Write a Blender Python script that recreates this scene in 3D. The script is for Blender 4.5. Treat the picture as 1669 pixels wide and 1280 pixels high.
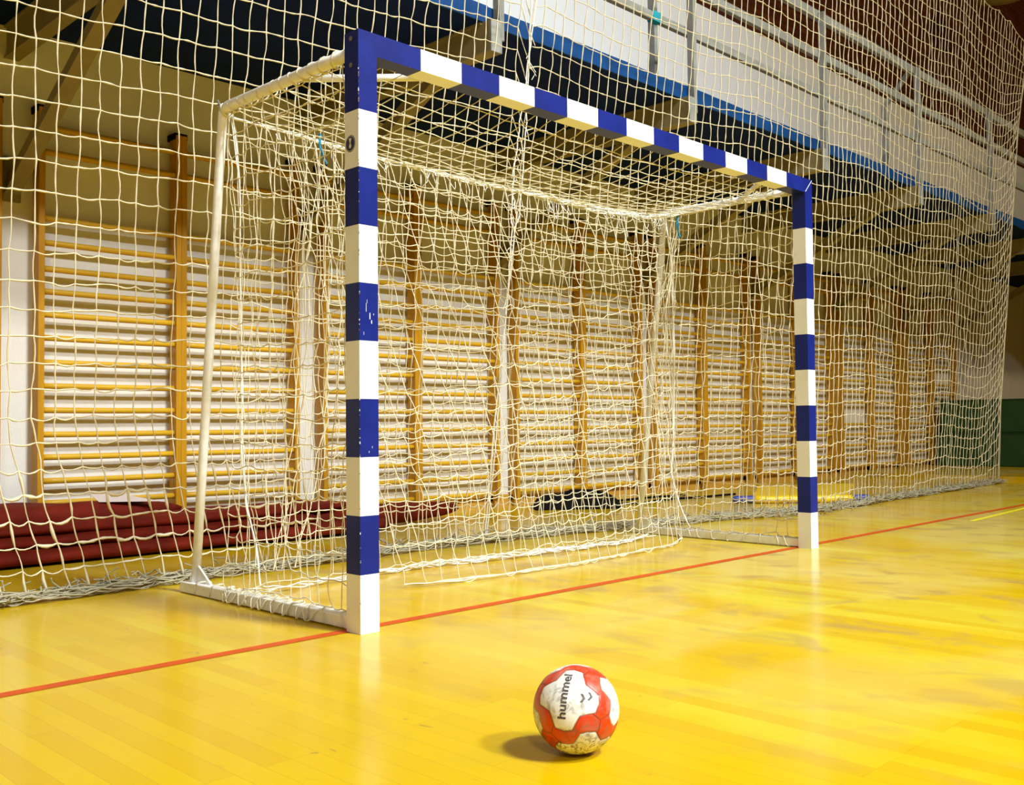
import bpy, bmesh, math, random
import numpy as np
from mathutils import Vector, Matrix
random.seed(7); rng = np.random.default_rng(11)
for o in list(bpy.data.objects): bpy.data.objects.remove(o)
S = bpy.context.scene
COL = S.collection

# ------------------------------------------------------------------ camera
CAM = (-2.04097, -2.77494, 0.707055); YAW, PITCH, ROLL, FPX = 0.785559, 0.0321805, -0.00905125, 1628.616
f = Vector((math.sin(YAW)*math.cos(PITCH), math.cos(YAW)*math.cos(PITCH), math.sin(PITCH)))
r0 = Vector((math.cos(YAW), -math.sin(YAW), 0)); u0 = r0.cross(f)
c, s = math.cos(ROLL), math.sin(ROLL)
rr = c*r0 + s*u0; uu = -s*r0 + c*u0
cam = bpy.data.objects.new('camera', bpy.data.cameras.new('camera'))
M = Matrix((( rr.x, uu.x, -f.x, CAM[0]), (rr.y, uu.y, -f.y, CAM[1]), (rr.z, uu.z, -f.z, CAM[2]), (0,0,0,1)))
cam.matrix_world = M
cam.data.sensor_width = 36; cam.data.lens = FPX/1669*36; cam.data.clip_end = 200
COL.objects.link(cam); S.camera = cam

# ------------------------------------------------------------------ world, lamps, exposure
W = bpy.data.worlds.new('world'); S.world = W; W.use_nodes = True
W.node_tree.nodes['Background'].inputs[0].default_value = (0.5, 0.5, 0.5, 1)
W.node_tree.nodes['Background'].inputs[1].default_value = 0.0
S.view_settings.view_transform = 'Standard'; S.view_settings.look = 'None'
S.view_settings.exposure = 0.20; S.view_settings.gamma = 1.0; S.view_settings.use_curve_mapping = False

def area(name, loc, size, power, col, target=None, spread=180):
    l = bpy.data.lights.new(name, 'AREA'); l.shape = 'RECTANGLE'; l.size = size[0]; l.size_y = size[1]
    l.energy = power; l.color = col; l.spread = math.radians(spread)
    o = bpy.data.objects.new(name, l); o.location = loc; COL.objects.link(o)
    if target: o.rotation_euler = (Vector(target)-Vector(loc)).to_track_quat('-Z', 'Y').to_euler()
    return o
area('ceiling_or_fill_light', (2.0, -8.3, 11.4), (2.2, .9), 430, (.87, .97, 1.0), (1.4, -1.0, 0), 84)
area('ceiling_or_fill_light', (3.0, -12.6, 11.4), (2.2, .9), 450, (.90, .98, 1.0), (1.0, -1.0, 0.6), 84)
area('ceiling_or_fill_light', (12.0, -9.0, 11.4), (2.2, .9), 420, (1, .82, .46), (8, 0, 0))
area('ceiling_or_fill_light', (-9.0, -12.0, 11.4), (2.2, .9), 700, (1, .95, .88), (0, 0, 0))  # added fill for the left-facing sides, no lamp known there

# ------------------------------------------------------------------ materials
MATS = {}
def nt(m): return m.node_tree.nodes, m.node_tree.links
def mat(name, col, rough=.5, metal=0, spec=.5, var=.0, vscale=8, bump=0, bscale=60, coat=0, col2=None, stretch=None):
    if name in MATS: return MATS[name]
    m = bpy.data.materials.new(name); m.use_nodes = True; N, L = nt(m); b = N['Principled BSDF']
    b.inputs['Base Color'].default_value = (*col, 1); b.inputs['Roughness'].default_value = rough
    b.inputs['Metallic'].default_value = metal; b.inputs['Specular IOR Level'].default_value = spec
    b.inputs['Coat Weight'].default_value = coat; b.inputs['Coat Roughness'].default_value = .12
    tc = N.new('ShaderNodeTexCoord'); mp = N.new('ShaderNodeMapping'); L.new(tc.outputs['Object'], mp.inputs[0])
    if stretch: mp.inputs['Scale'].default_value = stretch
    if var or col2:
        n = N.new('ShaderNodeTexNoise'); n.inputs['Scale'].default_value = vscale; n.inputs['Detail'].default_value = 5
        L.new(mp.outputs[0], n.inputs['Vector'])
        cr = N.new('ShaderNodeValToRGB'); cr.color_ramp.elements[0].position = .35; cr.color_ramp.elements[1].position = .68
        c2 = col2 or tuple(x*(1-var) for x in col)
        cr.color_ramp.elements[0].color = (*c2, 1); cr.color_ramp.elements[1].color = (*col, 1)
        L.new(n.outputs['Fac'], cr.inputs[0]); L.new(cr.outputs[0], b.inputs['Base Color'])
    if bump:
        n2 = N.new('ShaderNodeTexNoise'); n2.inputs['Scale'].default_value = bscale; n2.inputs['Detail'].default_value = 4
        L.new(mp.outputs[0], n2.inputs['Vector'])
        bp = N.new('ShaderNodeBump'); bp.inputs['Strength'].default_value = bump; bp.inputs['Distance'].default_value = .01
        L.new(n2.outputs['Fac'], bp.inputs['Height']); L.new(bp.outputs[0], b.inputs['Normal'])
    MATS[name] = m; return m

def floor_mat():
    m = bpy.data.materials.new('lacquered_plank_floor'); m.use_nodes = True; N, L = nt(m); b = N['Principled BSDF']
    tc = N.new('ShaderNodeTexCoord'); sp = N.new('ShaderNodeSeparateXYZ'); cb = N.new('ShaderNodeCombineXYZ')
    L.new(tc.outputs['Object'], sp.inputs[0]); L.new(sp.outputs['Y'], cb.inputs['X']); L.new(sp.outputs['X'], cb.inputs['Y'])
    br = N.new('ShaderNodeTexBrick'); L.new(cb.outputs[0], br.inputs['Vector'])
    br.inputs['Scale'].default_value = 1; br.inputs['Brick Width'].default_value = .92; br.inputs['Row Height'].default_value = .066
    br.inputs['Mortar Size'].default_value = .0007; br.inputs['Mortar Smooth'].default_value = .3; br.offset = .37; br.offset_frequency = 3
    br.inputs['Color1'].default_value = (.615, .395, .0015, 1); br.inputs['Color2'].default_value = (.54, .315, .001, 1)
    br.inputs['Mortar'].default_value = (.42, .24, .010, 1); br.inputs['Bias'].default_value = -.3
    def noise(scale, st, det=5, dist=0):
        mp = N.new('ShaderNodeMapping'); mp.inputs['Scale'].default_value = st; L.new(tc.outputs['Object'], mp.inputs[0])
        n = N.new('ShaderNodeTexNoise'); n.inputs['Scale'].default_value = scale; n.inputs['Detail'].default_value = det
        n.inputs['Distortion'].default_value = dist; L.new(mp.outputs[0], n.inputs['Vector']); return n.outputs['Fac']
    def ramp(fac, a, bb):
        cr = N.new('ShaderNodeValToRGB'); cr.color_ramp.elements[0].position = a; cr.color_ramp.elements[1].position = bb
        L.new(fac, cr.inputs[0]); return cr.outputs[0]
    def mix(fac, A, B, mode='MIX', amt=None):
        x = N.new('ShaderNodeMix'); x.data_type = 'RGBA'; x.blend_type = mode
        if fac is None: x.inputs['Factor'].default_value = amt
        else:
            if amt is not None:
                mm = N.new('ShaderNodeMath'); mm.operation = 'MULTIPLY'; mm.inputs[1].default_value = amt; L.new(fac, mm.inputs[0]); fac = mm.outputs[0]
            L.new(fac, x.inputs['Factor'])
        for so, v in ((x.inputs['A'], A), (x.inputs['B'], B)):
            if isinstance(v, tuple): so.default_value = (*v, 1)
            else: L.new(v, so)
        return x.outputs['Result']
    grain = ramp(noise(6, (14, .8, 1)), .35, .75)
    col = mix(grain, br.outputs['Color'], (.60, .35, .0015), 'MIX', .35)
    # worn, paler lacquer patches towards the play area, grubby smears and painted wall glare
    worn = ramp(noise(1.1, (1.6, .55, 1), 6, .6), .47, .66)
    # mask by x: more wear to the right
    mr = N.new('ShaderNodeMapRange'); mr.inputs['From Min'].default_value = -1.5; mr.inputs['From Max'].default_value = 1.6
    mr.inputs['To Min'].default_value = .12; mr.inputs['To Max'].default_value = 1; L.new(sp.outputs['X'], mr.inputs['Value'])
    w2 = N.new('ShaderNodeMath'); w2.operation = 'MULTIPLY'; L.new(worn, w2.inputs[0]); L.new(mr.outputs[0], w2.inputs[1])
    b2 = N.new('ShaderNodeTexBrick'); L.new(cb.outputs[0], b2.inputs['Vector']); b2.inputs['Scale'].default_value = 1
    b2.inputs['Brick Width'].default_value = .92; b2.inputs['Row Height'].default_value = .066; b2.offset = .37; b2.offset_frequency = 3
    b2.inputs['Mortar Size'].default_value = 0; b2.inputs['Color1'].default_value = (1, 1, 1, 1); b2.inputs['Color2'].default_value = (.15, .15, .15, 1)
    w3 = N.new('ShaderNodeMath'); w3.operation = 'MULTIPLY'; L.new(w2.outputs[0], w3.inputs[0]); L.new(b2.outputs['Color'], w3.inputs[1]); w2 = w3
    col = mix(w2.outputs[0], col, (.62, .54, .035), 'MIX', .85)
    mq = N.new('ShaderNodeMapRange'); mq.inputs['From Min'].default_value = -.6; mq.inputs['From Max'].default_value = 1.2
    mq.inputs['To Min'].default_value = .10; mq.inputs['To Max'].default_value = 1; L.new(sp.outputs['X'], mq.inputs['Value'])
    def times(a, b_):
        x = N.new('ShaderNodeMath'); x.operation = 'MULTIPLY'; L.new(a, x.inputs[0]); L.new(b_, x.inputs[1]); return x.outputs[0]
    pale = times(ramp(noise(.9, (.7, 1.5, 1), 6, .4), .46, .62), mq.outputs[0])  # pale patches: glare of the white gallery wall painted into the floor colour
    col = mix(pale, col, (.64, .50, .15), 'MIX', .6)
    sm = times(ramp(noise(3.4, (1.3, 1.0, 1), 9, .7), .54, .68), mq.outputs[0])
    col = mix(sm, col, (.36, .22, .07), 'MIX', .6)
    sc = ramp(noise(7, (2.5, .9, 1), 8, 1.5), .70, .76)
    col = mix(sc, col, (.20, .12, .05), 'MIX', .6)
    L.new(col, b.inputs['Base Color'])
    rg = N.new('ShaderNodeMapRange'); L.new(noise(3, (1.2, .6, 1), 4), rg.inputs['Value'])
    rg.inputs['To Min'].default_value = .12; rg.inputs['To Max'].default_value = .26; L.new(rg.outputs[0], b.inputs['Roughness'])
    b.inputs['IOR'].default_value = 1.28; b.inputs['Specular IOR Level'].default_value = .5; b.inputs['Specular Tint'].default_value = (1, .80, .38, 1)
    bp = N.new('ShaderNodeBump'); bp.inputs['Strength'].default_value = .25; bp.inputs['Distance'].default_value = .002
    L.new(noise(5, (3, .5, 1), 3), bp.inputs['Height']); L.new(bp.outputs[0], b.inputs['Normal'])
    return m

def brick_mat():
    m = bpy.data.materials.new('brown_brick'); m.use_nodes = True; N, L = nt(m); b = N['Principled BSDF']
    tc = N.new('ShaderNodeTexCoord'); sp = N.new('ShaderNodeSeparateXYZ'); cb = N.new('ShaderNodeCombineXYZ')
    ad = N.new('ShaderNodeMath'); ad.operation = 'ADD'
    L.new(tc.outputs['Object'], sp.inputs[0]); L.new(sp.outputs['X'], ad.inputs[0]); L.new(sp.outputs['Y'], ad.inputs[1])
    L.new(ad.outputs[0], cb.inputs['X']); L.new(sp.outputs['Z'], cb.inputs['Y'])
    br = N.new('ShaderNodeTexBrick'); L.new(cb.outputs[0], br.inputs['Vector']); br.inputs['Scale'].default_value = 1
    br.inputs['Brick Width'].default_value = .25; br.inputs['Row Height'].default_value = .075; br.inputs['Mortar Size'].default_value = .006
    br.inputs['Color1'].default_value = (.11, .026, .006, 1); br.inputs['Color2'].default_value = (.065, .014, .004, 1); br.inputs['Mortar'].default_value = (.03, .010, .004, 1)
    L.new(br.outputs['Color'], b.inputs['Base Color']); b.inputs['Roughness'].default_value = .9; b.inputs['Specular IOR Level'].default_value = .1
    return m

M_floor = floor_mat(); M_brick = brick_mat()
M_wall = mat('white_plaster', (.80, .765, .71), .8, var=.05, vscale=3, bump=.15, bscale=90)
M_ceil = mat('ceiling_boards', (.38, .30, .22), .8)
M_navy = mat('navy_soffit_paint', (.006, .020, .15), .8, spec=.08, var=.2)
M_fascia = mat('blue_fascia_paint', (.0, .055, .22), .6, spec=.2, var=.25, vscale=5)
M_wood = mat('varnished_pine_upright', (.60, .29, .012), .42, spec=.25, var=.22, vscale=5, stretch=(8, 8, .6))
M_rung = mat('varnished_rung', (.74, .42, .020), .35, spec=.3, var=.2, vscale=5, stretch=(.6, 8, 8))
M_steelolive = mat('grey_painted_steel_beam', (.30, .25, .13), .7, spec=.2, var=.15)
M_galv = mat('galvanised_rail', (.32, .33, .31), .6, metal=.1, var=.2, vscale=12)
M_blue = mat('blue_goal_paint', (.010, .020, .20), .35, spec=.2, var=.22, vscale=9, bump=.05)
M_white = mat('white_goal_paint', (.84, .85, .84), .32, var=.07, vscale=7)
M_wsteel = mat('white_frame_paint', (.88, .87, .84), .35, var=.14, vscale=25)
M_thread = mat('cream_net_cord', (.72, .65, .47), .7, spec=.2)
M_sthread = mat('safety_net_cord', (.68, .60, .42), .75, spec=.2)
M_heap = mat('grimy_net_cord', (.40, .36, .25), .9, spec=.1)
M_rope = mat('white_net_rope', (.85, .83, .76), .7)
M_red = mat('orange_red_court_line', (.60, .075, .006), .4, spec=.15, var=.18, vscale=14)
M_yel = mat('yellow_court_line', (.88, .74, .02), .3)
M_maroon = mat('maroon_canvas', (.20, .016, .006), .75, spec=.12, var=.45, vscale=5, bump=.6, bscale=9)
M_green = mat('green_mat_vinyl', (.012, .085, .022), .5, var=.25, vscale=3)
M_greend = mat('dark_green_mat_seam', (.004, .022, .010), .6)
M_black = mat('black_fabric', (.006, .005, .006), .85, spec=.1)
M_tarp = mat('yellow_vinyl', (.90, .62, .01), .4)
M_tblue = mat('blue_vinyl', (.05, .07, .32), .45)
M_teal = mat('teal_tape', (.0, .30, .42), .5)
M_bcord = mat('blue_cord', (.01, .22, .42), .6)
M_paper = mat('pale_pink_paper', (.70, .58, .56), .7)
M_bolt = mat('steel_bolt', (.35, .35, .32), .4, metal=.8)
M_lamp = mat('yellowed_lamp_shade', (.50, .38, .08), .5)
M_emb = mat('navy_sticker', (.012, .018, .10), .4)
M_embw = mat('pale_sticker_print', (.75, .70, .58), .5)
M_base = mat('wooden_baseboard', (.62, .33, .05), .4, var=.15, vscale=4)

# ------------------------------------------------------------------ mesh helpers
class MB:
    """collects verts and faces, links them as one mesh object"""
    def __init__(s): s.v = []; s.f = []; s.m = []; s.n = 0
    def add(s, V, F, mi=0):
        s.v.append(np.asarray(V, float)); 
        for q in F: s.f.append(tuple(int(i)+s.n for i in q)); s.m.append(mi)
        s.n += len(V)
    def box(s, x0, x1, y0, y1, z0, z1, mi=0):
        V = [(x, y, z) for z in (z0, z1) for y in (y0, y1) for x in (x0, x1)]
        s.add(V, [(0,2,3,1), (4,5,7,6), (0,1,5,4), (2,6,7,3), (0,4,6,2), (1,3,7,5)], mi)
    def obox(s, p, q, w, h, up=(0,0,1), mi=0):
        """beam from p to q with width w (sideways) and height h (along up)"""
        p, q = Vector(p), Vector(q); d = (q-p).normalized(); sd = d.cross(Vector(up)).normalized(); up = sd.cross(d)
        V = []
        for e in (p, q):
            for a, b in ((-1,-1), (1,-1), (1,1), (-1,1)): V.append(e + sd*a*w/2 + up*b*h/2)
        s.add(V, [(0,1,2,3), (7,6,5,4), (0,4,5,1), (1,5,6,2), (2,6,7,3), (3,7,4,0)], mi)
    def tube(s, P, r, n=8, cap=True, mi=0):
        P = np.asarray(P, float); k = len(P); r = np.broadcast_to(np.asarray(r, float), (k,))
        T = np.gradient(P, axis=0); T /= np.linalg.norm(T, axis=1)[:, None]+1e-12
        md = T.mean(0); ref = np.array([0., 0, 1]) if abs(md[2]) < .75 else np.array([1., .3, 0])
        A = np.cross(T, ref); A /= np.linalg.norm(A, axis=1)[:, None]+1e-12; B = np.cross(T, A)
        a = np.arange(n)*2*np.pi/n
        V = P[:, None] + r[:, None, None]*(np.cos(a)[None, :, None]*A[:, None] + np.sin(a)[None, :, None]*B[:, None])
        F = []
        for i in range(k-1):
            b = i*n
            for j in range(n):
                j2 = (j+1) % n; F.append((b+j, b+j2, b+n+j2, b+n+j))
        if cap: F.append(tuple(range(n-1, -1, -1))); F.append(tuple((k-1)*n+j for j in range(n)))
        s.add(V.reshape(-1, 3), F, mi)
    def lathe(s, prof, n=32, c=(0,0,0), mi=0):
        V = [(c[0]+r*math.cos(2*math.pi*j/n), c[1]+r*math.sin(2*math.pi*j/n), c[2]+z) for r, z in prof for j in range(n)]
        F = [(i*n+j, i*n+(j+1)%n, (i+1)*n+(j+1)%n, (i+1)*n+j) for i in range(len(prof)-1) for j in range(n)]
        s.add(V, F, mi)
    def build(s, name, mats, parent=None, smooth=False, bevel=0):
        if not isinstance(mats, (list, tuple)): mats = [mats]
        V = np.concatenate(s.v); 
        if parent is not None: V = V - np.array(parent.matrix_basis.translation) - (np.array(parent.parent.matrix_basis.translation) if parent.parent else 0)
        me = bpy.data.meshes.new(name); me.from_pydata(V.tolist(), [], s.f); me.update()
        for m in mats: me.materials.append(m)
        if len(mats) > 1: me.polygons.foreach_set('material_index', s.m)
        o = bpy.data.objects.new(name, me); COL.objects.link(o)
        if smooth:
            me.polygons.foreach_set('use_smooth', [True]*len(me.polygons))
        if bevel:
            bm = bmesh.new(); bm.from_mesh(me)
            bmesh.ops.bevel(bm, geom=[e for e in bm.edges], offset=bevel, segments=2, affect='EDGES', profile=.6, clamp_overlap=True)
            bm.to_mesh(me); bm.free()
        if parent is not None: o.parent = parent
        return o
def tag(o, label=None, cat=None, group=None, kind=None):
    if label: o['label'] = label
    if cat: o['category'] = cat
    if group: o['group'] = group
    if kind: o['kind'] = kind
    return o
def thing(name, loc, label, cat, group=None):
    o = bpy.data.objects.new(name, None); o.location = loc; COL.objects.link(o); o.empty_display_size = .1
    return tag(o, label, cat, group)
def box_obj(name, m, b, parent=None, bevel=0, kind=None):
    q = MB(); q.box(*b); o = q.build(name, m, parent, bevel=bevel)
    if kind: o['kind'] = kind
    return o
def structure(name, m, b): return box_obj(name, m, b, kind='structure')

# ------------------------------------------------------------------ room shell
X0, X1, Y0, Y1, ZC = -16.0, 24.0, -30.0, 3.42, 12.0
PZ = 1.985
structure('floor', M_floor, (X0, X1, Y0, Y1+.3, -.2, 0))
structure('ceiling', M_ceil, (X0, X1, Y0, Y1+.3, ZC, ZC+.2))
structure('wall_back', M_wall, (X0, X1, Y1, Y1+.3, 0, 3.18))
structure('wall_back_gallery', mat('gallery_white_paint', (.82, .84, .88), .8, var=.04, vscale=3), (X0, X1, Y1, Y1+.3, 3.18, 5.32))
structure('wall_back_upper', M_brick, (X0, X1, Y1, Y1+.3, 5.32, ZC))
structure('wall_left', M_wall, (X0-.3, X0, Y0, Y1+.3, 0, ZC))
structure('wall_right', M_brick, (X1, X1+.3, Y0, Y1+.3, 0, ZC))
structure('wall_front', M_wall, (X0, X1, Y0-.3, Y0, 0, ZC))
bb = MB(); bb.box(X0, X1, 3.385, Y1, 0, .055); bb.box(X0, X1, 3.40, Y1, .055, .105)
tag(bb.build('baseboard_back', M_base), kind='structure')
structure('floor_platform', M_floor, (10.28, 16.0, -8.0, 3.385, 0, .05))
# balcony slab: navy soffit, blue fascia
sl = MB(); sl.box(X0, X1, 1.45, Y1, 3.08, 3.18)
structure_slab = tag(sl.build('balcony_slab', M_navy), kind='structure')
fa = MB(); n = 120
for i in range(n):
    xa = X0+(X1-X0)*i/n; xb = X0+(X1-X0)*(i+1)/n
    fa.box(xa, xb, 1.437, 1.45, 3.078+.004*math.sin(i*2.3), 3.182+.003*math.sin(i*1.7))
tag(fa.build('balcony_fascia', M_fascia), kind='structure')

# court lines (thin painted strips)
def strip(name, pts, w, m, z=.0012):
    q = MB()
    for (a, b) in zip(pts[:-1], pts[1:]):
        d = np.array([b[0]-a[0], b[1]-a[1]]); nrm = np.array([-d[1], d[0]])/np.linalg.norm(d)*w/2
        V = [(a[0]-nrm[0], a[1]-nrm[1], z), (b[0]-nrm[0], b[1]-nrm[1], z), (b[0]+nrm[0], b[1]+nrm[1], z), (a[0]+nrm[0], a[1]+nrm[1], z)]
        q.add(V, [(0, 1, 2, 3)])
    return tag(q.build(name, m), kind='structure')
strip('goal_line', [(-6, .05), (-1.11, .083), (3.16, .098), (10.28, .14)], .050, M_red)
strip('court_line', [(5.2, -.075), (6.5, .0), (10.28, .30)], .045, M_yel, .0016)

# ------------------------------------------------------------------ wall bars
RUNGS = [2.50, 2.35, 1.955, 1.81, 1.655, 1.52, 1.383, 1.245, 1.10, .96, .817, .674, .54, .40, .27, .13]
LW = .892
def ladder_template():
    t = thing('wall_bars', (0, 3.35, 0), '', 'wall bars')
    for x in (0, LW-.037):
        q = MB(); q.box(x, x+.037, 3.30, 3.395, .06, 2.61)
        q.build('upright', M_wood, t, bevel=.004)
    for z in RUNGS:
        q = MB(); n = 9
        y = 3.328 if z > 2.2 else 3.335
        q.tube([(.02+(LW-.04)*k/(n-1), y, z-.0015*math.sin(math.pi*k/(n-1))) for k in range(n)], .0185, 10)
        q.build('rung', M_rung, t, smooth=True)
    for x in (0, LW-.037):
        q = MB(); q.box(x-.006, x+.043, 3.31, Y1, 2.585, 2.625); q.build('wall_bracket', M_black, t)
        q = MB(); q.box(x-.006, x+.043, 3.36, Y1, .06, .10); q.build('wall_bracket', M_black, t)
    return t
def copy_tree(o, parent=None):
    c = o.copy(); COL.objects.link(c); c.parent = parent
    for ch in list(o.children): copy_tree(ch, c)
    return c
tmpl = ladder_template()
order = ['leftmost', 'second', 'third', 'fourth', 'fifth', 'sixth', 'seventh', 'eighth', 'ninth', 'tenth', 'eleventh', 'twelfth', 'thirteenth', 'fourteenth', 'fifteenth']
extra = ['cut by the left edge of the photo', 'behind the maroon canvas, left of the rear leg', 'crossed by the white rear leg of the goal',
         'just left of the near striped post', 'just right of the near striped post', 'seen through the middle of the goal net', 'seen just left of the black bag', 'above the black bag on the floor',
         'behind the far rear leg of the goal', 'between the far rear leg and far post', 'just right of the far striped post', 'with one rung missing low down', 'behind the right part of the safety net',
         'last but one, beside the green mats', 'half hidden by the green crash mats']
slots = []
for k in range(-1, 7):
    cx = 1.015 + PZ*k
    for h in (0, 1):
        if k == -1 and h == 0: continue
        slots.append((cx-LW if h == 0 else cx, k, h))
for i, (x, k, h) in enumerate(slots):
    o = tmpl if i == 0 else copy_tree(tmpl)
    slots[i] = o; o.location.x = x
    words = order[i] + ' wooden wall bars ladder from the left, ' + extra[i]
    o['label'] = order[i]+' wooden wall bars from the left, '+extra[i]; o['group'] = 'wall bars along the white wall'
bpy.context.view_layer.update()
def drop_rung(o, z):
    for ch in o.children:
        if ch.name.startswith('rung'):
            zz = sum(v.co.z for v in ch.data.vertices)/len(ch.data.vertices)
            if abs(zz-z) < .01: bpy.data.objects.remove(ch); return
drop_rung(slots[11], .817-.001); drop_rung(slots[14], 1.383-.001)

# ------------------------------------------------------------------ balcony brackets and railing
borders = ['leftmost steel balcony bracket, its foot at the left edge of the photo', 'steel balcony bracket over the near goal post, second from left',
           'steel balcony bracket behind the middle of the crossbar, third from left', 'steel balcony bracket above the far end of the crossbar, fourth from left',
           'steel balcony bracket just right of the far post, fifth from left', 'steel balcony bracket sixth from left, behind the safety net',
           'steel balcony bracket seventh from left, near the safety net edge', 'rightmost steel balcony bracket, beyond the safety net edge']
for k in range(0, 8):
    x = PZ*k + .005
    t = thing('balcony_bracket', (x, 3.4, 2.1), borders[k], 'bracket', 'steel brackets carrying the balcony')
    q = MB(); q.box(x-.028, x+.028, 1.37, Y1, 2.895, 3.08); q.box(x-.042, x+.042, 1.37, Y1, 2.885, 2.897); q.box(x-.042, x+.042, 1.45, Y1, 3.066, 3.08)
    q.build('beam', M_steelolive, t)
    q = MB(); a = (x, Y1-.01, 2.13); b = (x, 1.80, 2.93)
    q.obox(a, b, .05, .095); q.obox((a[0], a[1], a[2]-.05), (b[0], b[1], b[2]-.05), .085, .010)
    q.build('strut', M_steelolive, t)
    q = MB(); q.box(x-.05, x+.05, 3.395, Y1, 2.04, 2.30); q.build('foot_plate', M_steelolive, t)
    q = MB(); q.box(x-.044, x+.044, 1.355, 1.372, 2.885, 3.07); q.build('end_plate', M_galv, t)
rl = thing('balcony_railing', (7, 1.41, 3.08), 'grey steel balcony railing with three rails running above the goal', 'railing')
for k in range(0, 9):
    x = PZ*k + .054
    q = MB(); q.box(x-.004, x+.036, 1.375, 1.432, 2.975, 4.30); q.build('post', M_galv, rl, bevel=.003)
for z, h, nm in ((3.59, .030, 'lower_rail'), (3.935, .035, 'middle_rail'), (4.285, .040, 'top_rail')):
    q = MB(); q.box(-4, 17.9, 1.43, 1.47, z-h, z+h); q.build(nm, M_galv, rl, bevel=.004)
for k in (2, 4):
    x = PZ*k + .06
    q = MB(); q.box(x-.045, x-.005, 1.70, 1.76, 3.18, 4.0); q.obox((x-.02, 1.73, 3.98), (x-.02, 1.47, 4.27), .04, .04)
    q.build('back_stay', M_galv, rl)
x = PZ*2; q = MB(); q.box(3.60, 3.70, 1.422, 1.475, 3.555, 3.625); tag(q.build('tape_wrap', M_teal, rl), 'teal tape wrapped round the lower rail')

# ------------------------------------------------------------------ goal
G = thing('handball_goal', (1.58, .6, 0), 'handball goal with blue and white striped posts and cream net on the red goal line', 'goal')
def striped_v(x0, x1, name):
    q = MB(); zs = [0]+[.2*i for i in range(1, 10)]+[2.0]
    # mitre: post runs up to the crossbar underside, plus the corner block
    zs = [.2*i for i in range(0, 10)] + [2.08]
    for i in range(10):
        mi = 0 if i % 2 == 0 else 1      # 0 white at the foot
        q.box(x0, x1, 0, .08, zs[i], zs[i+1], mi)
    return q.build(name, [M_white, M_blue], G)
P1 = striped_v(0, .08, 'post'); P2 = striped_v(3.08, 3.16, 'post')
q = MB(); xs = [.08]+[.28+.2*i for i in range(14)]+[3.08]
for i in range(15): q.box(xs[i], xs[i+1], 0, .08, 2.0, 2.08, 1 if i % 2 == 0 else 0)
CB = q.build('crossbar', [M_white, M_blue], G)
q = MB(); q.obox((3.085, -.0008, 2.005), (3.157, -.0008, 2.077), .0012, .0035, up=(0, 0, 1)); q.build('mitre_seam', M_white, CB)
# screws on the outer side face, chips of bare paint on the arris
for z in (2.055, 1.962):
    q = MB(); n = 16
    q.tube([(.0005, .042, z), (-.0025, .042, z)], .0085, 16); q.build('screw', mat('dull_screw', (.16, .14, .12), .6), P1)
q = MB()
for i in range(46):
    z = random.uniform(.05, 1.95); h = random.uniform(.002, .011)
    if random.random() < .75: q.box(-.0008, random.uniform(.0006, .0022), -.0008, .0012, z, z+h, 0)
for (xx, zz, hh, ww) in [(.028, 1.10, .03, .0014), (.043, 1.075, .022, .003), (.05, 1.06, .012, .0035), (.032, 1.13, .012, .001), (.018, 1.02, .01, .001), (.052, .63, .008, .001), (.038, .615, .006, .0015), (.060, 1.09, .006, .0015)]:
    q.box(xx, xx+ww, -.0006, .001, zz, zz+hh, 0)
q.build('paint_chip', M_white, P1)['kind'] = 'stuff'
q = MB()
for i in range(26):
    z = random.uniform(.05, 1.95); h = random.uniform(.002, .009); q.box(-.0008, random.uniform(.0006, .002), -.0008, .0012, z, z+h, 0)
q.build('rust_chip', mat('rust_chip', (.25, .14, .06), .8), P1)['kind'] = 'stuff'
# oval emblem sticker on the near post
n = 40; ez, ey = 1.687, .047
q = MB()
def oval(rx, rz, x, mi, q=q, n=40, cz=ez, cy=ey):
    V = [(x, cy+rx*math.cos(2*math.pi*i/n), cz+rz*math.sin(2*math.pi*i/n)) for i in range(n)]
    q.add(V, [tuple(range(n))], mi)
oval(.0285, .0295, -.0006, 0); oval(.0262, .0272, -.0009, 1); oval(.0246, .0256, -.0012, 0)
V = [(-.0015, ey-a, ez+b) for a, b in [(-.008, .019), (.008, .019), (.0022, .001), (.0055, -.004), (.0068, -.009), (.0050, -.0145), (0, -.017), (-.0050, -.0145), (-.0068, -.009), (-.0055, -.004), (-.0022, .001)]]
q.add(V, [tuple(range(len(V)))], 1)
tag(q.build('sticker', [M_emb, M_embw], P1), 'navy oval sticker with a pale trophy shape')
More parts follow.
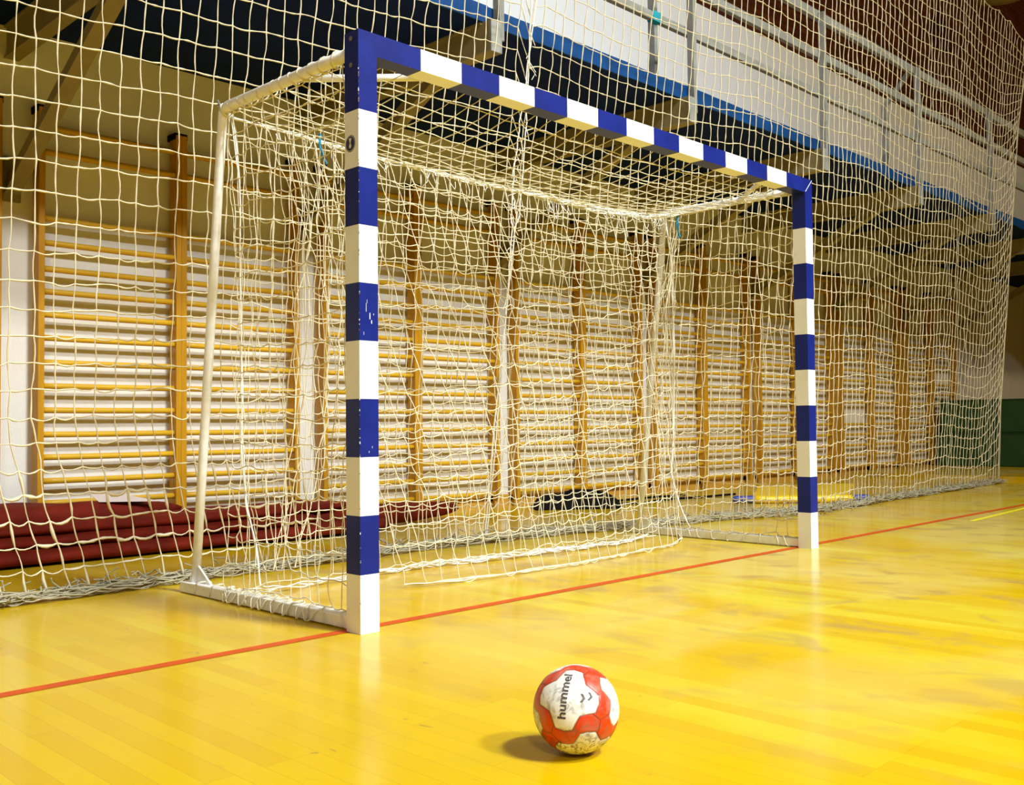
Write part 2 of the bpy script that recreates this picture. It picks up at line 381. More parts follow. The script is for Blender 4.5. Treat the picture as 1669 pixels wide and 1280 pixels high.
# rear frame: roof tubes, rear legs, floor bars, braces, gussets
JB = [(.04, 1.0, 2.04), (3.12, 1.0, 2.03)]
for sgn, x in ((0, .04), (1, 3.12)):
    q = MB(); q.tube([(x, .078, 2.028), (x, .3, 2.032), (x, .7, 2.037), (x, .96, 2.04), (x, .992, 2.03)], .022, 14); q.build('roof_tube', M_wsteel, G, smooth=True)
    q = MB(); q.tube([(x, .985, 2.05), (x, 1.0, 2.02), (x, 1.03, 1.78), (x, 1.09, 1.25), (x, 1.16, .65), (x, 1.232, .04)], .0195, 14); q.build('rear_leg', M_wsteel, G, smooth=True)
    q = MB(); q.obox((x, .078, .028), (x-.012 if x < 1 else x+.02, 1.30, .024), .055, .044); q.build('floor_bar', M_wsteel, G, bevel=.004)
    s2 = 1 if x < 1 else -1
    q = MB(); V = [(x-.004, 1.225, .13), (x-.004, 1.215, .045), (x-.004, 1.09, .045), (x+.004, 1.225, .13), (x+.004, 1.215, .045), (x+.004, 1.09, .045)]
    q.add(V, [(0, 1, 2), (5, 4, 3), (0, 3, 4, 1), (1, 4, 5, 2), (2, 5, 3, 0)]); q.build('gusset', M_wsteel, G)
    q = MB(); q.tube([(x, .46, 2.03), (x+s2*.08, .40, 2.03), (x+s2*.33, .07, 2.03)] if 0 else [(x, .46, 2.03), (x+s2*.37, .07, 2.025)], .014, 10); q.build('corner_brace', M_wsteel, G, smooth=True)
    q = MB(); q.tube([(x, .985, 2.055), (x, 1.045, 2.062)], .006, 8); q.tube([(x, 1.02, 2.05), (x, 1.045, 2.085)], .005, 8); q.build('bolt', M_bolt, G)

# ---- net tools
def polyline(K, sub, sag, jit, q, r, rr=.12, fz=None):
    """K: n x 3 knots -> cord with slack between knots"""
    K = np.asarray(K, float); n = len(K); out = [K[0]]; 
    for i in range(n-1):
        a, b = K[i], K[i+1]; L = np.linalg.norm(b-a); sg = sag*L*rng.uniform(.3, 1.6)
        w = rng.normal(0, jit, 3)
        for t in range(1, sub+1):
            tt = t/sub; e = 4*tt*(1-tt); p = a+(b-a)*tt + np.array([0, 0, -sg*e]) + w*e*(1 if t < sub else 0)
            out.append(p)
    P = np.array(out); R = r*(1+rng.normal(0, rr, len(P)).clip(-.3, .5))
    if fz:      # frayed stretches near the floor
        for i in range(n-1):
            if fz(K[i]) and rng.random() < .5: R[i*sub+1:(i+1)*sub] *= rng.uniform(1.5, 2.1)
    q.tube(P, R, 4, cap=False)
def grid_net(K, q, r, sag_u=.06, sag_v=.0, jit=.003, sub=3, drop=0.0):
    """K[nu,nv,3]; u = across, v = down"""
    nu, nv = K.shape[:2]
    for j in range(nv):
        polyline(K[:, j], sub, sag_u, jit, q, r)
    for i in range(nu):
        polyline(K[i, :], sub, sag_v, jit, q, r)
def bundle(path, n, spread, q, r, wav=.5, closed=False, seg=1.0):
    """n wavy strands following a path (numpy k x 3)"""
    path = np.asarray(path, float); k = len(path)
    for i in range(n):
        m = k; off = rng.normal(0, spread, (m, 3)); 
        # smooth
        for _ in range(2): off[1:-1] = (off[:-2]+off[1:-1]*2+off[2:])/4
        a, b = 0, m
        if seg < 1: 
            ln = int(m*rng.uniform(seg, 1)); a = rng.integers(0, max(1, m-ln)); b = a+ln
        if b-a < 3: continue
        P = path[a:b]+off[a:b]; q.tube(P, r*rng.uniform(.7, 1.25), 4, cap=False)
def resample(P, n):
    P = np.asarray(P, float); d = np.r_[0, np.cumsum(np.linalg.norm(np.diff(P, axis=0), axis=1))]
    t = np.linspace(0, d[-1], n); return np.stack([np.interp(t, d, P[:, k]) for k in range(3)], 1)

TR = .0024
rope_sag = lambda x: -.025 - .05*math.sin(math.pi*min(max((x-.04)/3.08, 0), 1))
ropeP = lambda x: np.array([x, 1.0-.02*math.sin(math.pi*(x-.04)/3.08), 2.04+rope_sag(x)])
# roof net
nu, nv = 31, 11
K = np.zeros((nu, nv, 3))
for i in range(nu):
    x = .06+3.04*i/(nu-1)
    for j in range(nv):
        t = j/(nv-1); A = np.array([x, .075, 2.004]); B = ropeP(x); p = A+(B-A)*t; p[2] -= .07*math.sin(math.pi*t)*math.sin(math.pi*i/(nu-1))**.5
        K[i, j] = p
K += rng.normal(0, .003, K.shape); q = MB(); grid_net(K, q, TR, .01, .01, .002, 2); q.build('roof_net', M_thread, G, smooth=True)
# back net
nu, nv = 33, 21
K = np.zeros((nu, nv, 3))
for i in range(nu):
    s_ = i/(nu-1); x = .05+3.06*s_
    for j in range(nv):
        t = j/(nv-1); top = ropeP(x); xb = .16+2.86*s_; bot = np.array([xb, 1.0+.03*math.sin(7*s_), .035])
        p = top+(bot-top)*t; p[1] += .05*math.sin(math.pi*t)*math.sin(3+x*5); p[0] += .03*math.sin(9*t+x*4)*math.sin(math.pi*t)
        p[2] += .02*math.sin(x*6+j)*math.sin(math.pi*t); K[i, j] = p
K += rng.normal(0, .0045, K.shape); q = MB(); grid_net(K, q, TR, .08, .0, .004, 4); q.build('back_net', M_thread, G, smooth=True)
# side nets
for x, sg in ((.045, 1), (3.115, -1)):
    nu, nv = 13, 21; K = np.zeros((nu, nv, 3))
    for i in range(nu):
        s_ = i/(nu-1)
        for j in range(nv):
            t = j/(nv-1); z = 2.02*(1-t)+.06*t
            ymax = .975 - .06*math.sin(math.pi*t) - .08*max(0, t-.8)/.2*0
            y = .09+(ymax-.09)*s_
            bul = .06*math.sin(math.pi*s_)*math.sin(math.pi*t)
            K[i, j] = (x+sg*(bul*math.sin(2.5*s_+3*t)+.015*math.sin(6*s_+5*t)), y+.02*math.sin(5*t+7*s_)*math.sin(math.pi*t), z - .05*s_*math.sin(math.pi*t)*(1-s_))
    K += rng.normal(0, .005, K.shape); q = MB(); grid_net(K, q, TR, .07, .0, .004, 4)
    # lashings round floor bar and roof tube
    for k in range(11):
        y = .14+1.0*k/10+rng.normal(0, .015); bx = x-.005+(-.012 if x < 1 else .02)*(y-.08)/1.22; a = np.linspace(0, 2*np.pi, 18)
        ca, sa = np.cos(a), np.sin(a); ca = np.sign(ca)*abs(ca)**.5; sa = np.sign(sa)*abs(sa)**.5
        q.tube(np.stack([bx+.033*ca, y+.018*np.sin(a+k), .031+.027*sa], 1), TR*1.25, 5, False)
    for k in range(9):      # net edge looping over the outer side of the bar down to the floor
        y = .30+.075*k+rng.normal(0, .01); bx = x-.005+(-.012 if x < 1 else .02)*(y-.08)/1.22; w_ = rng.uniform(.03, .06)
        P = resample([(bx+sg*.01, y-w_*.4, .058), (bx-sg*.036, y-w_*.2, .045), (bx-sg*.05, y+w_*.1, .012), (bx-sg*.045, y+w_*.8, .006), (bx-sg*.036, y+w_*1.2, .04), (bx+sg*.01, y+w_*1.4, .058)], 14)
        q.tube(P, TR*1.1, 5, False)
    for k in range(13):
        y = .12+.86*k/12+rng.normal(0, .012); a = np.linspace(0, 2*np.pi, 14)
        q.tube(np.stack([x+.0265*np.cos(a), y+.014*np.cos(a+k), 2.033+.0265*np.sin(a)], 1), TR*1.4, 5, False)
    q.build('side_net', M_thread, G, smooth=True)
    # heavy edge rope dropping from the rear top joint
    q = MB(); path = resample([(x+sg*.02, .975, 2.01), (x+sg*.03, .93, 1.75), (x+sg*.03, .915, 1.2), (x+sg*.035, .92, .7), (x+sg*.06, .93, .4), (x+sg*.07, .86, .2), (x+sg*.05, .80, .07)], 36)
    bundle(path, 3, .004, q, .0034); q.build('edge_rope', M_rope, G, smooth=True)
# loose catch net hanging forward inside the goal
nu, nv = 27, 21; K = np.zeros((nu, nv, 3))
for i in range(nu):
    s_ = i/(nu-1); top = ropeP(.22+2.85*s_) - np.array([0, .02, 0])
    xb = .70+2.15*s_; yb = np.interp(s_, [0, .05, .2, .45, .6, .85, .95, 1], [.66, .60, .56, .53, .57, .62, .74, .93]); 
    xb = np.interp(s_, [0, .9, 1], [.72, 2.72, 3.12]); bot = np.array([xb, yb, .015])
    for j in range(nv):
        t = j/(nv-1); p = top+(bot-top)*np.array([t**.8, t**1.1, t])
        p[2] += (.30*s_**1.4-.06)*math.sin(math.pi*t)**.8*(1 if t < .98 else 0)
        p[0] += .03*math.sin(8*t+s_*9)*math.sin(math.pi*t) + .05*math.sin(math.pi*t)*(1-s_); p[1] += .03*math.sin(12*s_+t*3)*math.sin(math.pi*t)
        K[i, j] = p
J = rng.normal(0, .005, K.shape); J[:, -1, 2] = 0; K += J; q = MB(); grid_net(K, q, TR, .10, .0, .004, 4)
K2 = K[:, -1].copy(); bundle(resample(K2, 80), 3, .004, q, .003)
q.build('catch_net', M_thread, G, smooth=True)
# rear top rope: bundle of gathered net edge with dangling ends and loops
q = MB(); path = np.array([ropeP(x) for x in np.linspace(.06, 3.10, 90)])
path = path + np.array([0, -.01, -.005])
bundle(path, 9, .012, q, .0022, seg=.3); bundle(path, 3, .004, q, .0032)
rt = resample([(1.9, .99, 1.97), (2.4, .99, 1.955), (2.9, .97, 1.98), (3.08, .80, 2.015), (3.11, .45, 2.02), (3.12, .2, 2.02)], 50)
bundle(rt, 16, .013, q, .0022, seg=.4)
for k in range(42):      # loops and loose ends
    x = rng.uniform(.15, 3.05) if k < 26 else (rng.uniform(.35, 1.3) if k < 34 else rng.uniform(2.5, 3.1)); p0 = ropeP(x)
    L = rng.uniform(.03, .14); w = rng.uniform(-.09, .09)
    P = resample([p0, p0+np.array([w*.3, -.02, -L*.7+.02]), p0+np.array([w*.7, -.03+rng.normal(0, .02), -L]), p0+np.array([w, -.01, -L*.3 if k % 3 else -L*1.4])], 7)
    P[1:-1] += rng.normal(0, .004, (5, 3)); q.tube(P, .002, 4, False)
q.build('rear_rope', M_rope, G, smooth=True)
RR = G.children[-1]
for (p0, p1) in (((.47, .93, 2.0), (.50, .93, 1.88)), ((3.05, .85, 2.0), (3.07, .85, 1.86))):
    q = MB(); P = resample([p0, ((p0[0]+p1[0])/2-.012, p0[1], (p0[2]+p1[2])/2+.01), p1], 8); bundle(P, 7, .0045, q, .003); q.build('blue_tie', M_bcord, G, smooth=True)
# gathered strands at the far end
q = MB()
for k in range(9):
    a = rng.uniform(-1, 1); P = resample([(3.06+.07*a, .86, 1.99), (3.05+.02*a, .90+.01*a, 1.70), (2.98+.12*a, .92, 1.3), (3.0+.10*a, .93, .8), (3.08+.06*a, .95, .3)], 16)
    P[1:-1] += rng.normal(0, .012, (14, 3)); q.tube(P, TR, 4, False)
for k in range(5):      # near end, slack strands round the side rope
    a = rng.uniform(-1, 1); P = resample([(.38+.1*a, .92, 1.99), (.42+.12*a, .88, 1.7), (.38+.15*a, .86, 1.2), (.40+.15*a, .9, .7), (.3+.1*a, .95, .1)], 16)
    P[1:-1] += rng.normal(0, .014, (14, 3)); q.tube(P, TR, 4, False)
q.build('loose_strand', M_thread, G, smooth=True)['kind'] = 'stuff'
# rear bottom rope bunched on the floor
q = MB(); path = resample([(.06, .86, .05), (.25, .955, .02), (.6, 1.0, .018), (1.2, 1.05, .018), (1.5, .98, .018), (2.0, .95, .018), (2.5, .91, .018), (3.0, 1.02, .02), (3.12, 1.15, .03)], 110)
bundle(path, 11, .013, q, .0026, seg=.35); q.build('bottom_rope', M_rope, G, smooth=True)

# ------------------------------------------------------------------ safety net
YB = ([-8, -3, -.66, -.27, 1.33, 2.47, 3.7, 5.26, 7.4, 9.8], [1.45, 1.46, 1.50, 1.54, 1.62, 1.60, 1.38, 1.10, 1.22, 1.33])
def net_xyz(x, z):
    yb = float(np.interp(x, *YB)); y = yb-(yb-.9)*max(z, 0)/5.0
    # folds grow towards the right edge
    w = min(max((x-3.2)/3, 0), 1); y += w*.010*(math.sin(x*3.1+.3*z)+.3*math.sin(x*7.3+1+.2*z)) + .006*math.sin(x*7)
    dz = 0
    if x < 2.1: dz += .19*max((x+.6)/2.7, -.4)*min(max(z/2.8, 0), 1.2)*(.35 if z < .6 else 1)**1
    else:
        dz += -.06*math.sin(math.pi*min((x-2.1)/2.2, 1))*min(z/3, 1)
        dz += .045*w*math.sin(x*3.3+.4)*min(1, .4+z/6) 
    e = max(0, (x-8.9)/.85)
    dz += (.34*e**2.2 if z < 3.6 else .34*e**2.2*(4.4-z)/.8)*min(1, z/.5)
    dx = (.10*max(0, 1-z/2.2)**1.3+.16*max(0, 1-z/.75)**1.2)*min(1, max(0, (1.9-x)/1.5))
    return np.array([x+dx, y, z+dz])
xs = np.arange(-3.02, 9.76, .0855); zl = [.02, .13, .235, .335, .44, .545, .65, .755]
while zl[-1] < 4.95: zl.append(zl[-1]+(.108 if zl[-1] < 1.2 else .117))
Kn = np.array([[net_xyz(x, z) for z in zl] for x in xs]); Kn += rng.normal(0, 1, Kn.shape)*np.array([.0035, .003, .0035])*1.0
# columns drift sideways together a little
for i in range(len(xs)): Kn[i, :, 0] += .006*np.sin(np.array(zl)*1.4+xs[i]*2.1) + .0045*np.sin(np.array(zl)*3.1+i*1.7)
# top edge sags between its hooks
for i, x in enumerate(xs):
    ph = (x*2.6) % 1.0; Kn[i, -1, 2] -= .05*math.sin(math.pi*ph) if x > 2 else .0
seam_i = int(np.argmin(abs(xs-2.1)))
q = MB()
SR = .0035
fray = lambda p: p[2] < .5 and p[0] < .9
for j in range(len(zl)):
    sag = .12 if zl[j] < .8 else (.06 if zl[j] < 1.8 else .02)
    for a, b in ((0, seam_i+1), (seam_i+1, len(xs))):
        K_ = Kn[a:b, j].copy()
        if a: K_ = np.concatenate([Kn[seam_i:seam_i+1, j]+np.array([.012, 0, -.03]), K_])
        if zl[j] > 4.9: continue
        polyline(K_, 4, sag, .004 if zl[j] < 1.5 else .002, q, SR, .22, fray)
for i in range(len(xs)): polyline(Kn[i], 3, 0, .003, q, SR, .22, fray)
polyline(Kn[:, -1], 3, .05, .002, q, .004)       # head rope
SN = q.build('safety_net', M_sthread, None, smooth=True)
tag(SN, 'tall cream safety net of square mesh hanging behind the goal across the hall', 'net')
# seam: doubled cord with a lens shaped opening
q = MB()
for sg in (-1, 1):
    P = [net_xyz(2.1+sg*.0, z)+np.array([sg*.035*abs(math.sin(z*2.1+.3))**1.0*(1 if z > 1.9 else .35), -.008, 0]) for z in np.linspace(.05, 4.95, 90)]
    P = np.array(P)+rng.normal(0, .002, (90, 3)); q.tube(P, .0042, 5, False)
for k in range(30):
    z = rng.uniform(.3, 3.2); p = net_xyz(2.1, z); P = resample([p, p+np.array([rng.normal(0, .03), -.01, -.03]), p+np.array([rng.normal(0, .04), -.01, -rng.uniform(.05, .14)])], 6); q.tube(P, .0022, 4, False)
q.build('seam_cord', M_rope, SN, smooth=True)
q = MB(); q.tube([net_xyz(9.76, z)+np.array([.004*math.sin(z*9), 0, 0]) for z in np.linspace(.02, 4.9, 80)], .005, 5, False); q.build('edge_cord', M_sthread, SN, smooth=True)
# foot of the net heaped on the floor
q = MB(); px = np.arange(-3.1, 9.78, .045)
path = np.array([[x, float(np.interp(x, *YB))-.02+.015*math.sin(x*5), .028] for x in px])
for rep in range(3):
    st = path.copy(); st[:, 1] += (rep-1)*.03
    for i in range(12):
        off = rng.normal(0, 1, (len(px), 3))*np.array([.03, .026, .02]); off[1:-1] = (off[:-2]+2*off[1:-1]+off[2:])/4
        P = st+off; P[:, 2] = np.clip(P[:, 2], .006, .075); q.tube(P, .0028*rng.uniform(.7, 1.3), 4, False)
for k in range(900):    # short cross cords of the crumpled mesh
    x = rng.uniform(-3, 9.7); y = float(np.interp(x, *YB)); a = np.array([x, y+rng.normal(0, .035), rng.uniform(.006, .06)])
    b = a+rng.normal(0, 1, 3)*np.array([.05, .04, .02]); b[2] = abs(b[2])+.006; m_ = (a+b)/2+rng.normal(0, .012, 3); m_[2] = abs(m_[2])+.005; q.tube([a, m_, b], .0032, 4, False)
for k in range(130):    # loose corner that spills forward beside the far post
    t = rng.uniform(0, 1); a = np.array([4.9+rng.uniform(-.5, .6), .86+.35*rng.uniform(0, 1)**.7, rng.uniform(.006, .05)])
    b = a+rng.normal(0, 1, 3)*np.array([.10, .06, .015]); b[2] = abs(b[2])+.005; m_ = (a+b)/2+rng.normal(0, .02, 3); m_[2] = abs(m_[2])+.005; q.tube([a, m_, b], .003, 4, False)
tag(q.build('foot_heap', M_heap, SN, smooth=True), 'grey grimy foot of the net heaped on the floor')

# ------------------------------------------------------------------ ball
BC = np.array([-.409, -1.330, .0928]); R = .0928
def pix_dir(u, v):
    Rm = np.array([list(rr), list(uu), list(f)]); d = Rm.T@np.array([(u-834.5)/FPX, -(v-640)/FPX, 1]); d /= np.linalg.norm(d)
    o = np.array(CAM)-BC; b = o@d; cc = o@o-R*R; h = b*b-cc; t = -b-math.sqrt(max(h, 0)); n_ = o+t*d; return n_/np.linalg.norm(n_)
def cp(x, y): return pix_dir(820+x/5.817, 1050+y/5.817)
d1 = cp(600, 497); vt = cp(640, 300)-cp(560, 700); v1 = vt-d1*(vt@d1); v1 /= np.linalg.norm(v1); u1 = np.cross(v1, d1); 
if u1@np.array(rr) < 0: u1 = -u1
frames = [(d1, u1, v1)]
def rot(axis, ang, p):
    axis = axis/np.linalg.norm(axis); return p*math.cos(ang)+np.cross(axis, p)*math.sin(ang)+axis*(axis@p)*(1-math.cos(ang))
for sx in (1, -1):
    for sy in (1, -1):
        nb = rot(d1, math.radians(-22), (sx*u1+sy*v1)/math.sqrt(2)); ax = np.cross(d1, nb); frames.append((nb, rot(ax, math.pi/2, u1), rot(ax, math.pi/2, v1)))
frames.append((-d1, u1, v1))
lob = np.array([(-.20, .66), (-.02, .70), (.20, .66)]); notch = (.36, .35)
poly = []
for k in range(4):
    ca, sa = math.cos(-k*math.pi/2), math.sin(-k*math.pi/2)
    for p in [*lob.tolist(), list(notch)]: poly.append((ca*p[0]-sa*p[1], sa*p[0]+ca*p[1]))
poly = np.array(poly)
def sd_poly(P):
    n = len(poly); d = np.full(len(P), 1e9); inside = np.zeros(len(P), bool)
    for i in range(n):
        a, b = poly[i], poly[(i+1) % n]; e = b-a; w = P-a; t = np.clip((w@e)/(e@e), 0, 1); d = np.minimum(d, np.linalg.norm(w-t[:, None]*e, axis=1))
        c1 = (a[1] > P[:, 1]) != (b[1] > P[:, 1]); xi = a[0]+(P[:, 1]-a[1])/(b[1]-a[1]+1e-12)*(b[0]-a[0]); inside ^= c1 & (P[:, 0] < xi)
    return np.where(inside, -d, d)
bm = bmesh.new(); bmesh.ops.create_icosphere(bm, subdivisions=7, radius=R); me = bpy.data.meshes.new('ball_shell'); bm.to_mesh(me); bm.free()
V = np.array([v.co[:] for v in me.vertices]); D = V/np.linalg.norm(V, axis=1)[:, None]
sd = np.full(len(D), 1e9)
for fi, (dd, ua, va) in enumerate(frames):
    m_ = D@dd > .15; pp = np.stack([D[m_]@ua, D[m_]@va], 1)*(1 if fi == 0 else 1.08); sd[m_] = np.minimum(sd[m_], sd_poly(pp))
ax3 = [frames[0][0], frames[1][0], frames[2][0]]; A3 = np.sort(np.abs(np.stack([D@a for a in ax3], 1)), axis=1)
seam = np.where(sd > 0, np.abs(A3[:, 0]-A3[:, 1])*.7, 1.0); seam = np.minimum(seam, np.abs(sd))
groove = np.exp(-(seam/.018)**2); V2 = D*(R-.0011*groove)[:, None]
me.vertices.foreach_set('co', V2.ravel()); 
for nm, arr in (('sd', sd), ('seam', seam)):
    at = me.attributes.new(nm, 'FLOAT', 'POINT'); at.data.foreach_set('value', arr.astype(np.float32))
me.polygons.foreach_set('use_smooth', [True]*len(me.polygons)); me.update()
mb = bpy.data.materials.new('ball_leather'); mb.use_nodes = True; N, L = nt(mb); b = N['Principled BSDF']
def attr(nm):
    a = N.new('ShaderNodeAttribute'); a.attribute_name = nm; return a.outputs['Fac']
def mrange(v, a, b_, c_=0, d_=1):
    x = N.new('ShaderNodeMapRange'); x.inputs['From Min'].default_value = a; x.inputs['From Max'].default_value = b_; x.inputs['To Min'].default_value = c_; x.inputs['To Max'].default_value = d_; L.new(v, x.inputs['Value']); return x.outputs[0]
def mixc(fac, A, B):
    x = N.new('ShaderNodeMix'); x.data_type = 'RGBA'; L.new(fac, x.inputs['Factor'])
    for so, v in ((x.inputs['A'], A), (x.inputs['B'], B)):
        if isinstance(v, tuple): so.default_value = (*v, 1)
        else: L.new(v, so)
    return x.outputs['Result']
tc = N.new('ShaderNodeTexCoord')
def nz(scale, det=6, dist=0):
    n_ = N.new('ShaderNodeTexNoise'); n_.inputs['Scale'].default_value = scale; n_.inputs['Detail'].default_value = det; n_.inputs['Distortion'].default_value = dist
    L.new(tc.outputs['Object'], n_.inputs['Vector']); return n_.outputs['Fac']
def mul(a, b_):
    x = N.new('ShaderNodeMath'); x.operation = 'MULTIPLY'; L.new(a, x.inputs[0])
    if isinstance(b_, float): x.inputs[1].default_value = b_
    else: L.new(b_, x.inputs[1])
    return x.outputs[0]
base = mixc(mrange(attr('sd'), -.006, .006), (.86, .84, .78), (.66, .040, .006))
base = mixc(mul(mrange(nz(28, 8, 1.2), .56, .68), .55), base, (.20, .10, .05))
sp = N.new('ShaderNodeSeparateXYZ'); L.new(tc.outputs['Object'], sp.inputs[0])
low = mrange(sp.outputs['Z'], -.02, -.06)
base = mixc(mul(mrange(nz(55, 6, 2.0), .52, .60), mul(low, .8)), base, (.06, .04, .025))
base = mixc(mul(mrange(nz(60, 7, .8), .54, .66), .5), base, (.16, .12, .09))
base = mixc(mul(mrange(nz(18, 5, .5), .45, .65), .35), base, (.42, .36, .28))
base = mixc(mul(mrange(attr('seam'), .026, .006), .6), base, (.10, .03, .015))
L.new(base, b.inputs['Base Color']); b.inputs['Roughness'].default_value = .38; b.inputs['Specular IOR Level'].default_value = .5
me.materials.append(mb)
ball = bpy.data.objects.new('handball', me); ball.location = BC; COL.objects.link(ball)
tag(ball, 'scuffed red and white handball lying on the yellow floor in front of the goal', 'ball')
# printed lettering and chevrons wrapped on the leather
def wrap(P2, c0, ex, ey, off=.0007):
    out = []
    for a, b_ in P2:
        r_ = math.hypot(a, b_); 
        if r_ < 1e-9: out.append(c0*(R+off)); continue
        t = (ex*a+ey*b_)/r_; ang = r_/R; out.append((c0*math.cos(ang)+t*math.sin(ang))*(R+off))
    return out
c0 = cp(572, 478); bs = cp(625, 275)-cp(548, 690); ex = bs-c0*(bs@c0); ex /= np.linalg.norm(ex); ey = np.cross(c0, ex)
if ey@np.array(rr) > 0: ey = -ey
cu = bpy.data.curves.new('lettering', 'FONT'); cu.body = 'hummel'; cu.size = 1.0; cu.align_x = 'CENTER'; cu.align_y = 'CENTER'; cu.offset = .022
to = bpy.data.objects.new('lettering_source', cu); COL.objects.link(to); bpy.context.view_layer.update()
tm = bpy.data.meshes.new_from_object(to.evaluated_get(bpy.context.evaluated_depsgraph_get()))
TV = np.array([v.co[:2] for v in tm.vertices]); TF = [tuple(p.vertices) for p in tm.polygons]; bpy.data.objects.remove(to)
TV -= (TV.max(0)+TV.min(0))/2; w = TV[:, 0].max()-TV[:, 0].min(); hgt = TV[:, 1].max()-TV[:, 1].min(); TV[:, 0] *= .099/w; TV[:, 1] *= .0195/hgt
M_ink = mat('worn_black_print', (.035, .03, .03), .6, col2=(.13, .11, .10), vscale=90)
q = MB(); q.add(np.array(wrap(TV, c0, ex, ey))+BC, TF); tag(q.build('lettering', M_ink, ball), 'dark lettering reading hummel up the white panel')
cc0 = cp(765, 510); cx = u1-cc0*(u1@cc0); cx /= np.linalg.norm(cx); cy = np.cross(cc0, cx)
if cy@np.array(uu) < 0: cy = -cy
q = MB()
for (ox, oy, sc_, an) in ((-.003, -.002, .0085, -.5), (.0115, .006, .0085, -.5)):
    pts = [(-1, .1), (0, .8), (1, .1), (1, -.5), (0, .2), (-1, -.5)]; ca, sa = math.cos(an-1), math.sin(an-1)
    P2 = [(ox+sc_*(ca*a-sa*b_), oy+sc_*(sa*a+ca*b_)) for a, b_ in pts]; q.add(np.array(wrap(P2, cc0, cx, cy))+BC, [(0, 1, 4, 5), (1, 2, 3, 4)])
q.build('printed_mark', M_ink, ball)

# ------------------------------------------------------------------ folded maroon canvas
q = MB()
def fold(y0, z0, ry, rz, xa, xb, seed, taper=.25, nseg=70, nc=20):
    rg = np.random.default_rng(seed); V = []; F = []
    for i in range(nseg):
        t = i/(nseg-1); x = xa+(xb-xa)*t; d = min(1, max((xb-x), 0)/taper); d2 = min(1, (x-xa)/.1+.0); k = math.sqrt(max(1-(1-d)**2, 0.0008))*math.sqrt(max(1-(1-d2)**2, .0008))
        yy = y0+.02*math.sin(x*2.1+seed)+.10*max(0, (x-1.0)/2)*(1 if seed > 2 else .6); zc = z0
        for j in range(nc):
            a = 2*math.pi*j/nc; ce, se = math.cos(a), math.sin(a); ce = math.copysign(abs(ce)**.7, ce); se = math.copysign(abs(se)**.8, se)
            w_ = 1+.10*math.sin(x*7+j*1.3+seed)+.05*math.sin(x*17+j*.7)
            V.append((x, yy+ry*k*ce*(1+.03*math.sin(x*5+seed)), max(.002, zc+rz*k*se*w_)))
    for i in range(nseg-1):
        for j in range(nc): F.append((i*nc+j, (i+1)*nc+j, (i+1)*nc+(j+1) % nc, i*nc+(j+1) % nc))
    F.append(tuple(range(nc))); F.append(tuple((nseg-1)*nc+j for j in range(nc-1, -1, -1))); q.add(V, F)
fold(2.80, .045, .26, .046, -2.6, 2.3, 1)
fold(2.84, .115, .24, .042, -2.6, 1.7, 2)
fold(2.88, .175, .22, .040, -2.6, 2.05, 3, .5)
fold(2.97, .225, .16, .075, -2.6, .85, 4, 1.0)
fold(2.83, .085, .13, .065, 1.2, 3.05, 5, .5)
CT = q.build('folded_canvas', M_maroon, None, smooth=True)
tag(CT, 'long stack of folded maroon canvas lying on the floor below the wall bars', 'canvas')
q = MB(); V = [(.30, 2.86, .272), (.62, 2.78, .262), (.50, 3.06, .300), (.33, 3.06, .305)]
V = [Vector(v)+Vector((0, 0, .020)) for v in V]; V2_ = [v+Vector((0, 0, .002)) for v in V]; q.add(V+V2_, [(3, 2, 1, 0), (4, 5, 6, 7), (0, 1, 5, 4), (1, 2, 6, 5), (2, 3, 7, 6), (3, 0, 4, 7)])
tag(q.build('paper_sheet', M_paper), 'pale sheet of paper lying on top of the folded maroon canvas', 'paper')

# ------------------------------------------------------------------ black bag and strap by the wall
t = thing('black_bag', (4.35, 2.85, 0), 'flat black fabric bag on the floor below the wall bars', 'bag')
q = MB(); nX, nY = 18, 10; V = []; F = []
for i in range(nX):
    for j in range(nY):
        a, b_ = i/(nX-1)*2-1, j/(nY-1)*2-1; V.append((4.35+.33*a*.9+.14*b_, 2.86-.22*a+.17*b_, .005+.115*max(0, (1-a**4)*(1-b_**4))**.5*(1+.25*math.sin(a*5+b_*3))))
for i in range(nX-1):
    for j in range(nY-1): F.append((i*nY+j, (i+1)*nY+j, (i+1)*nY+j+1, i*nY+j+1))
q.add(V, F); V = np.array(V); V[:, 2] = .003; q.add(V, [f_[::-1] for f_ in F]); q.build('bag_body', M_black, t, smooth=True)
q = MB(); q.tube(resample([(4.1, 2.85, .05), (4.15, 2.75, .16), (4.4, 2.66, .15), (4.55, 2.62, .05)], 12), .010, 6); q.build('handle', M_black, t, smooth=True)
q = MB(); q.tube(resample([(4.62, 2.72, .02), (5.0, 2.62, .012), (5.4, 2.72, .012), (5.9, 2.62, .012), (6.4, 2.60, .012)], 30), .011, 6); q.tube(resample([(4.6, 2.9, .03), (5.0, 2.95, .012), (5.6, 2.98, .012), (6.0, 2.9, .012)], 30), .011, 6)
q.build('shoulder_strap', M_black, t, smooth=True)

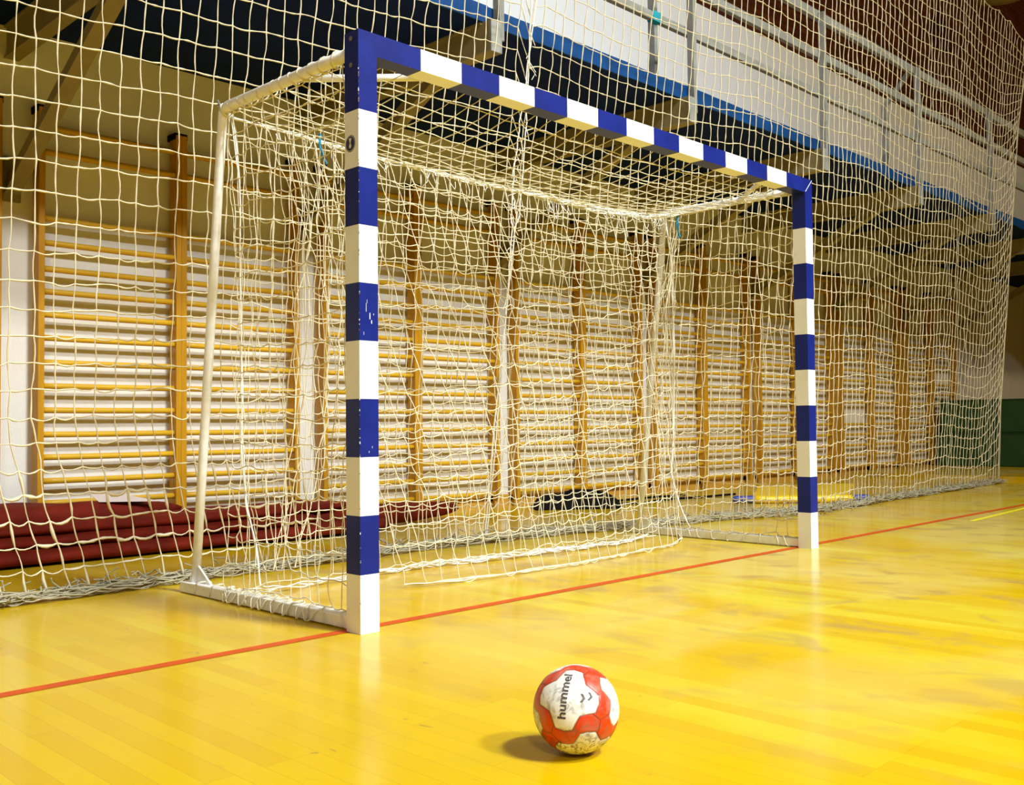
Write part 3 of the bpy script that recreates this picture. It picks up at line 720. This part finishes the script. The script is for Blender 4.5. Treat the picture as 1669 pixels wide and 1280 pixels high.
# ------------------------------------------------------------------ yellow vinyl with blue ended roll
t = thing('rolled_banner', (6.4, 2.0, 0), 'yellow vinyl banner with blue ended roll lying behind the far goal post', 'banner')
q = MB(); pts = [(5.62, 1.96), (6.28, 1.40), (8.42, 2.36), (7.75, 3.15)]; nA, nB = 8, 14; V = []; F = []
for i in range(nA):
    for j in range(nB):
        a, b_ = i/(nA-1), j/(nB-1); p = (np.array(pts[0])*(1-a)+np.array(pts[1])*a)*(1-b_)+(np.array(pts[3])*(1-a)+np.array(pts[2])*a)*b_; V.append((p[0], p[1], .016+.010*math.sin(b_*17+a*4)))
for i in range(nA-1):
    for j in range(nB-1): F.append((i*nB+j, (i+1)*nB+j, (i+1)*nB+j+1, i*nB+j+1))
q.add(V, F); V = np.array(V); V[:, 2] = .004; q.add(V, [f_[::-1] for f_ in F]); q.build('sheet', M_tarp, t, smooth=True)
a0, b0 = np.array([5.62, 1.92, .035]), np.array([6.26, 1.32, .035]); dd = (b0-a0)
q = MB(); q.tube([a0+dd*k/12+np.array([0, 0, .003*math.sin(k*2)]) for k in range(13)], .032, 14); q.build('roll', M_tarp, t, smooth=True)
for k0, k1 in ((-.22, .02), (.98, 1.16)):
    q = MB(); P = [a0+dd*(k0+(k1-k0)*k/8) for k in range(9)]; P = np.array(P); P[:, 2] = .037; q.tube(P, [.014, .03, .035, .031, .036, .031, .035, .034, .03], 14); tag(q.build('roll_end', M_tblue, t, smooth=True), 'blue end of the roll')

# ------------------------------------------------------------------ crash mats
for (z0, z1, ya, xo, lab) in ((.052, .530, 3.22, 0, 'lower green crash mat of the stack at the far right'), (.531, 1.008, 3.18, .02, 'upper green crash mat of the stack at the far right')):
    t = thing('crash_mat', (13.3+xo, 2.2, z0), lab, 'mat', 'green crash mats by the far wall bars')
    q = MB(); nY_ = 24; q.box(12.82+xo, 13.72+xo, 1.2, ya, z0+.0, z1); q.build('mat_body', M_green, t, bevel=.02)
    q = MB(); q.box(12.812+xo, 13.73+xo, 1.19, ya+.01, z1-.022, z1-.010); q.build('piping', M_greend, t)

# ------------------------------------------------------------------ pendant hall lamp shade
lx, ly, lz = 13.64, 2.41, 7.08
t = thing('pendant_lamp', (lx, ly, lz), 'round yellowed dome lamp hanging in the upper right corner', 'lamp')
q = MB(); q.lathe([(.02, .42), (.10, .40), (.24, .30), (.36, .14), (.405, 0), (.40, -.005), (.38, .0), (.34, .12), (.20, .27), (.0, .33)], 40, (lx, ly, lz)); q.lathe([(.0, -.10), (.16, -.085), (.30, -.045), (.395, 0)], 40, (lx, ly, lz)); q.build('lamp_shade', M_lamp, t, smooth=True)
q = MB(); q.tube([(lx, ly, lz+.4), (lx, ly, ZC)], .018, 8); q.build('hanging_rod', M_galv, t)
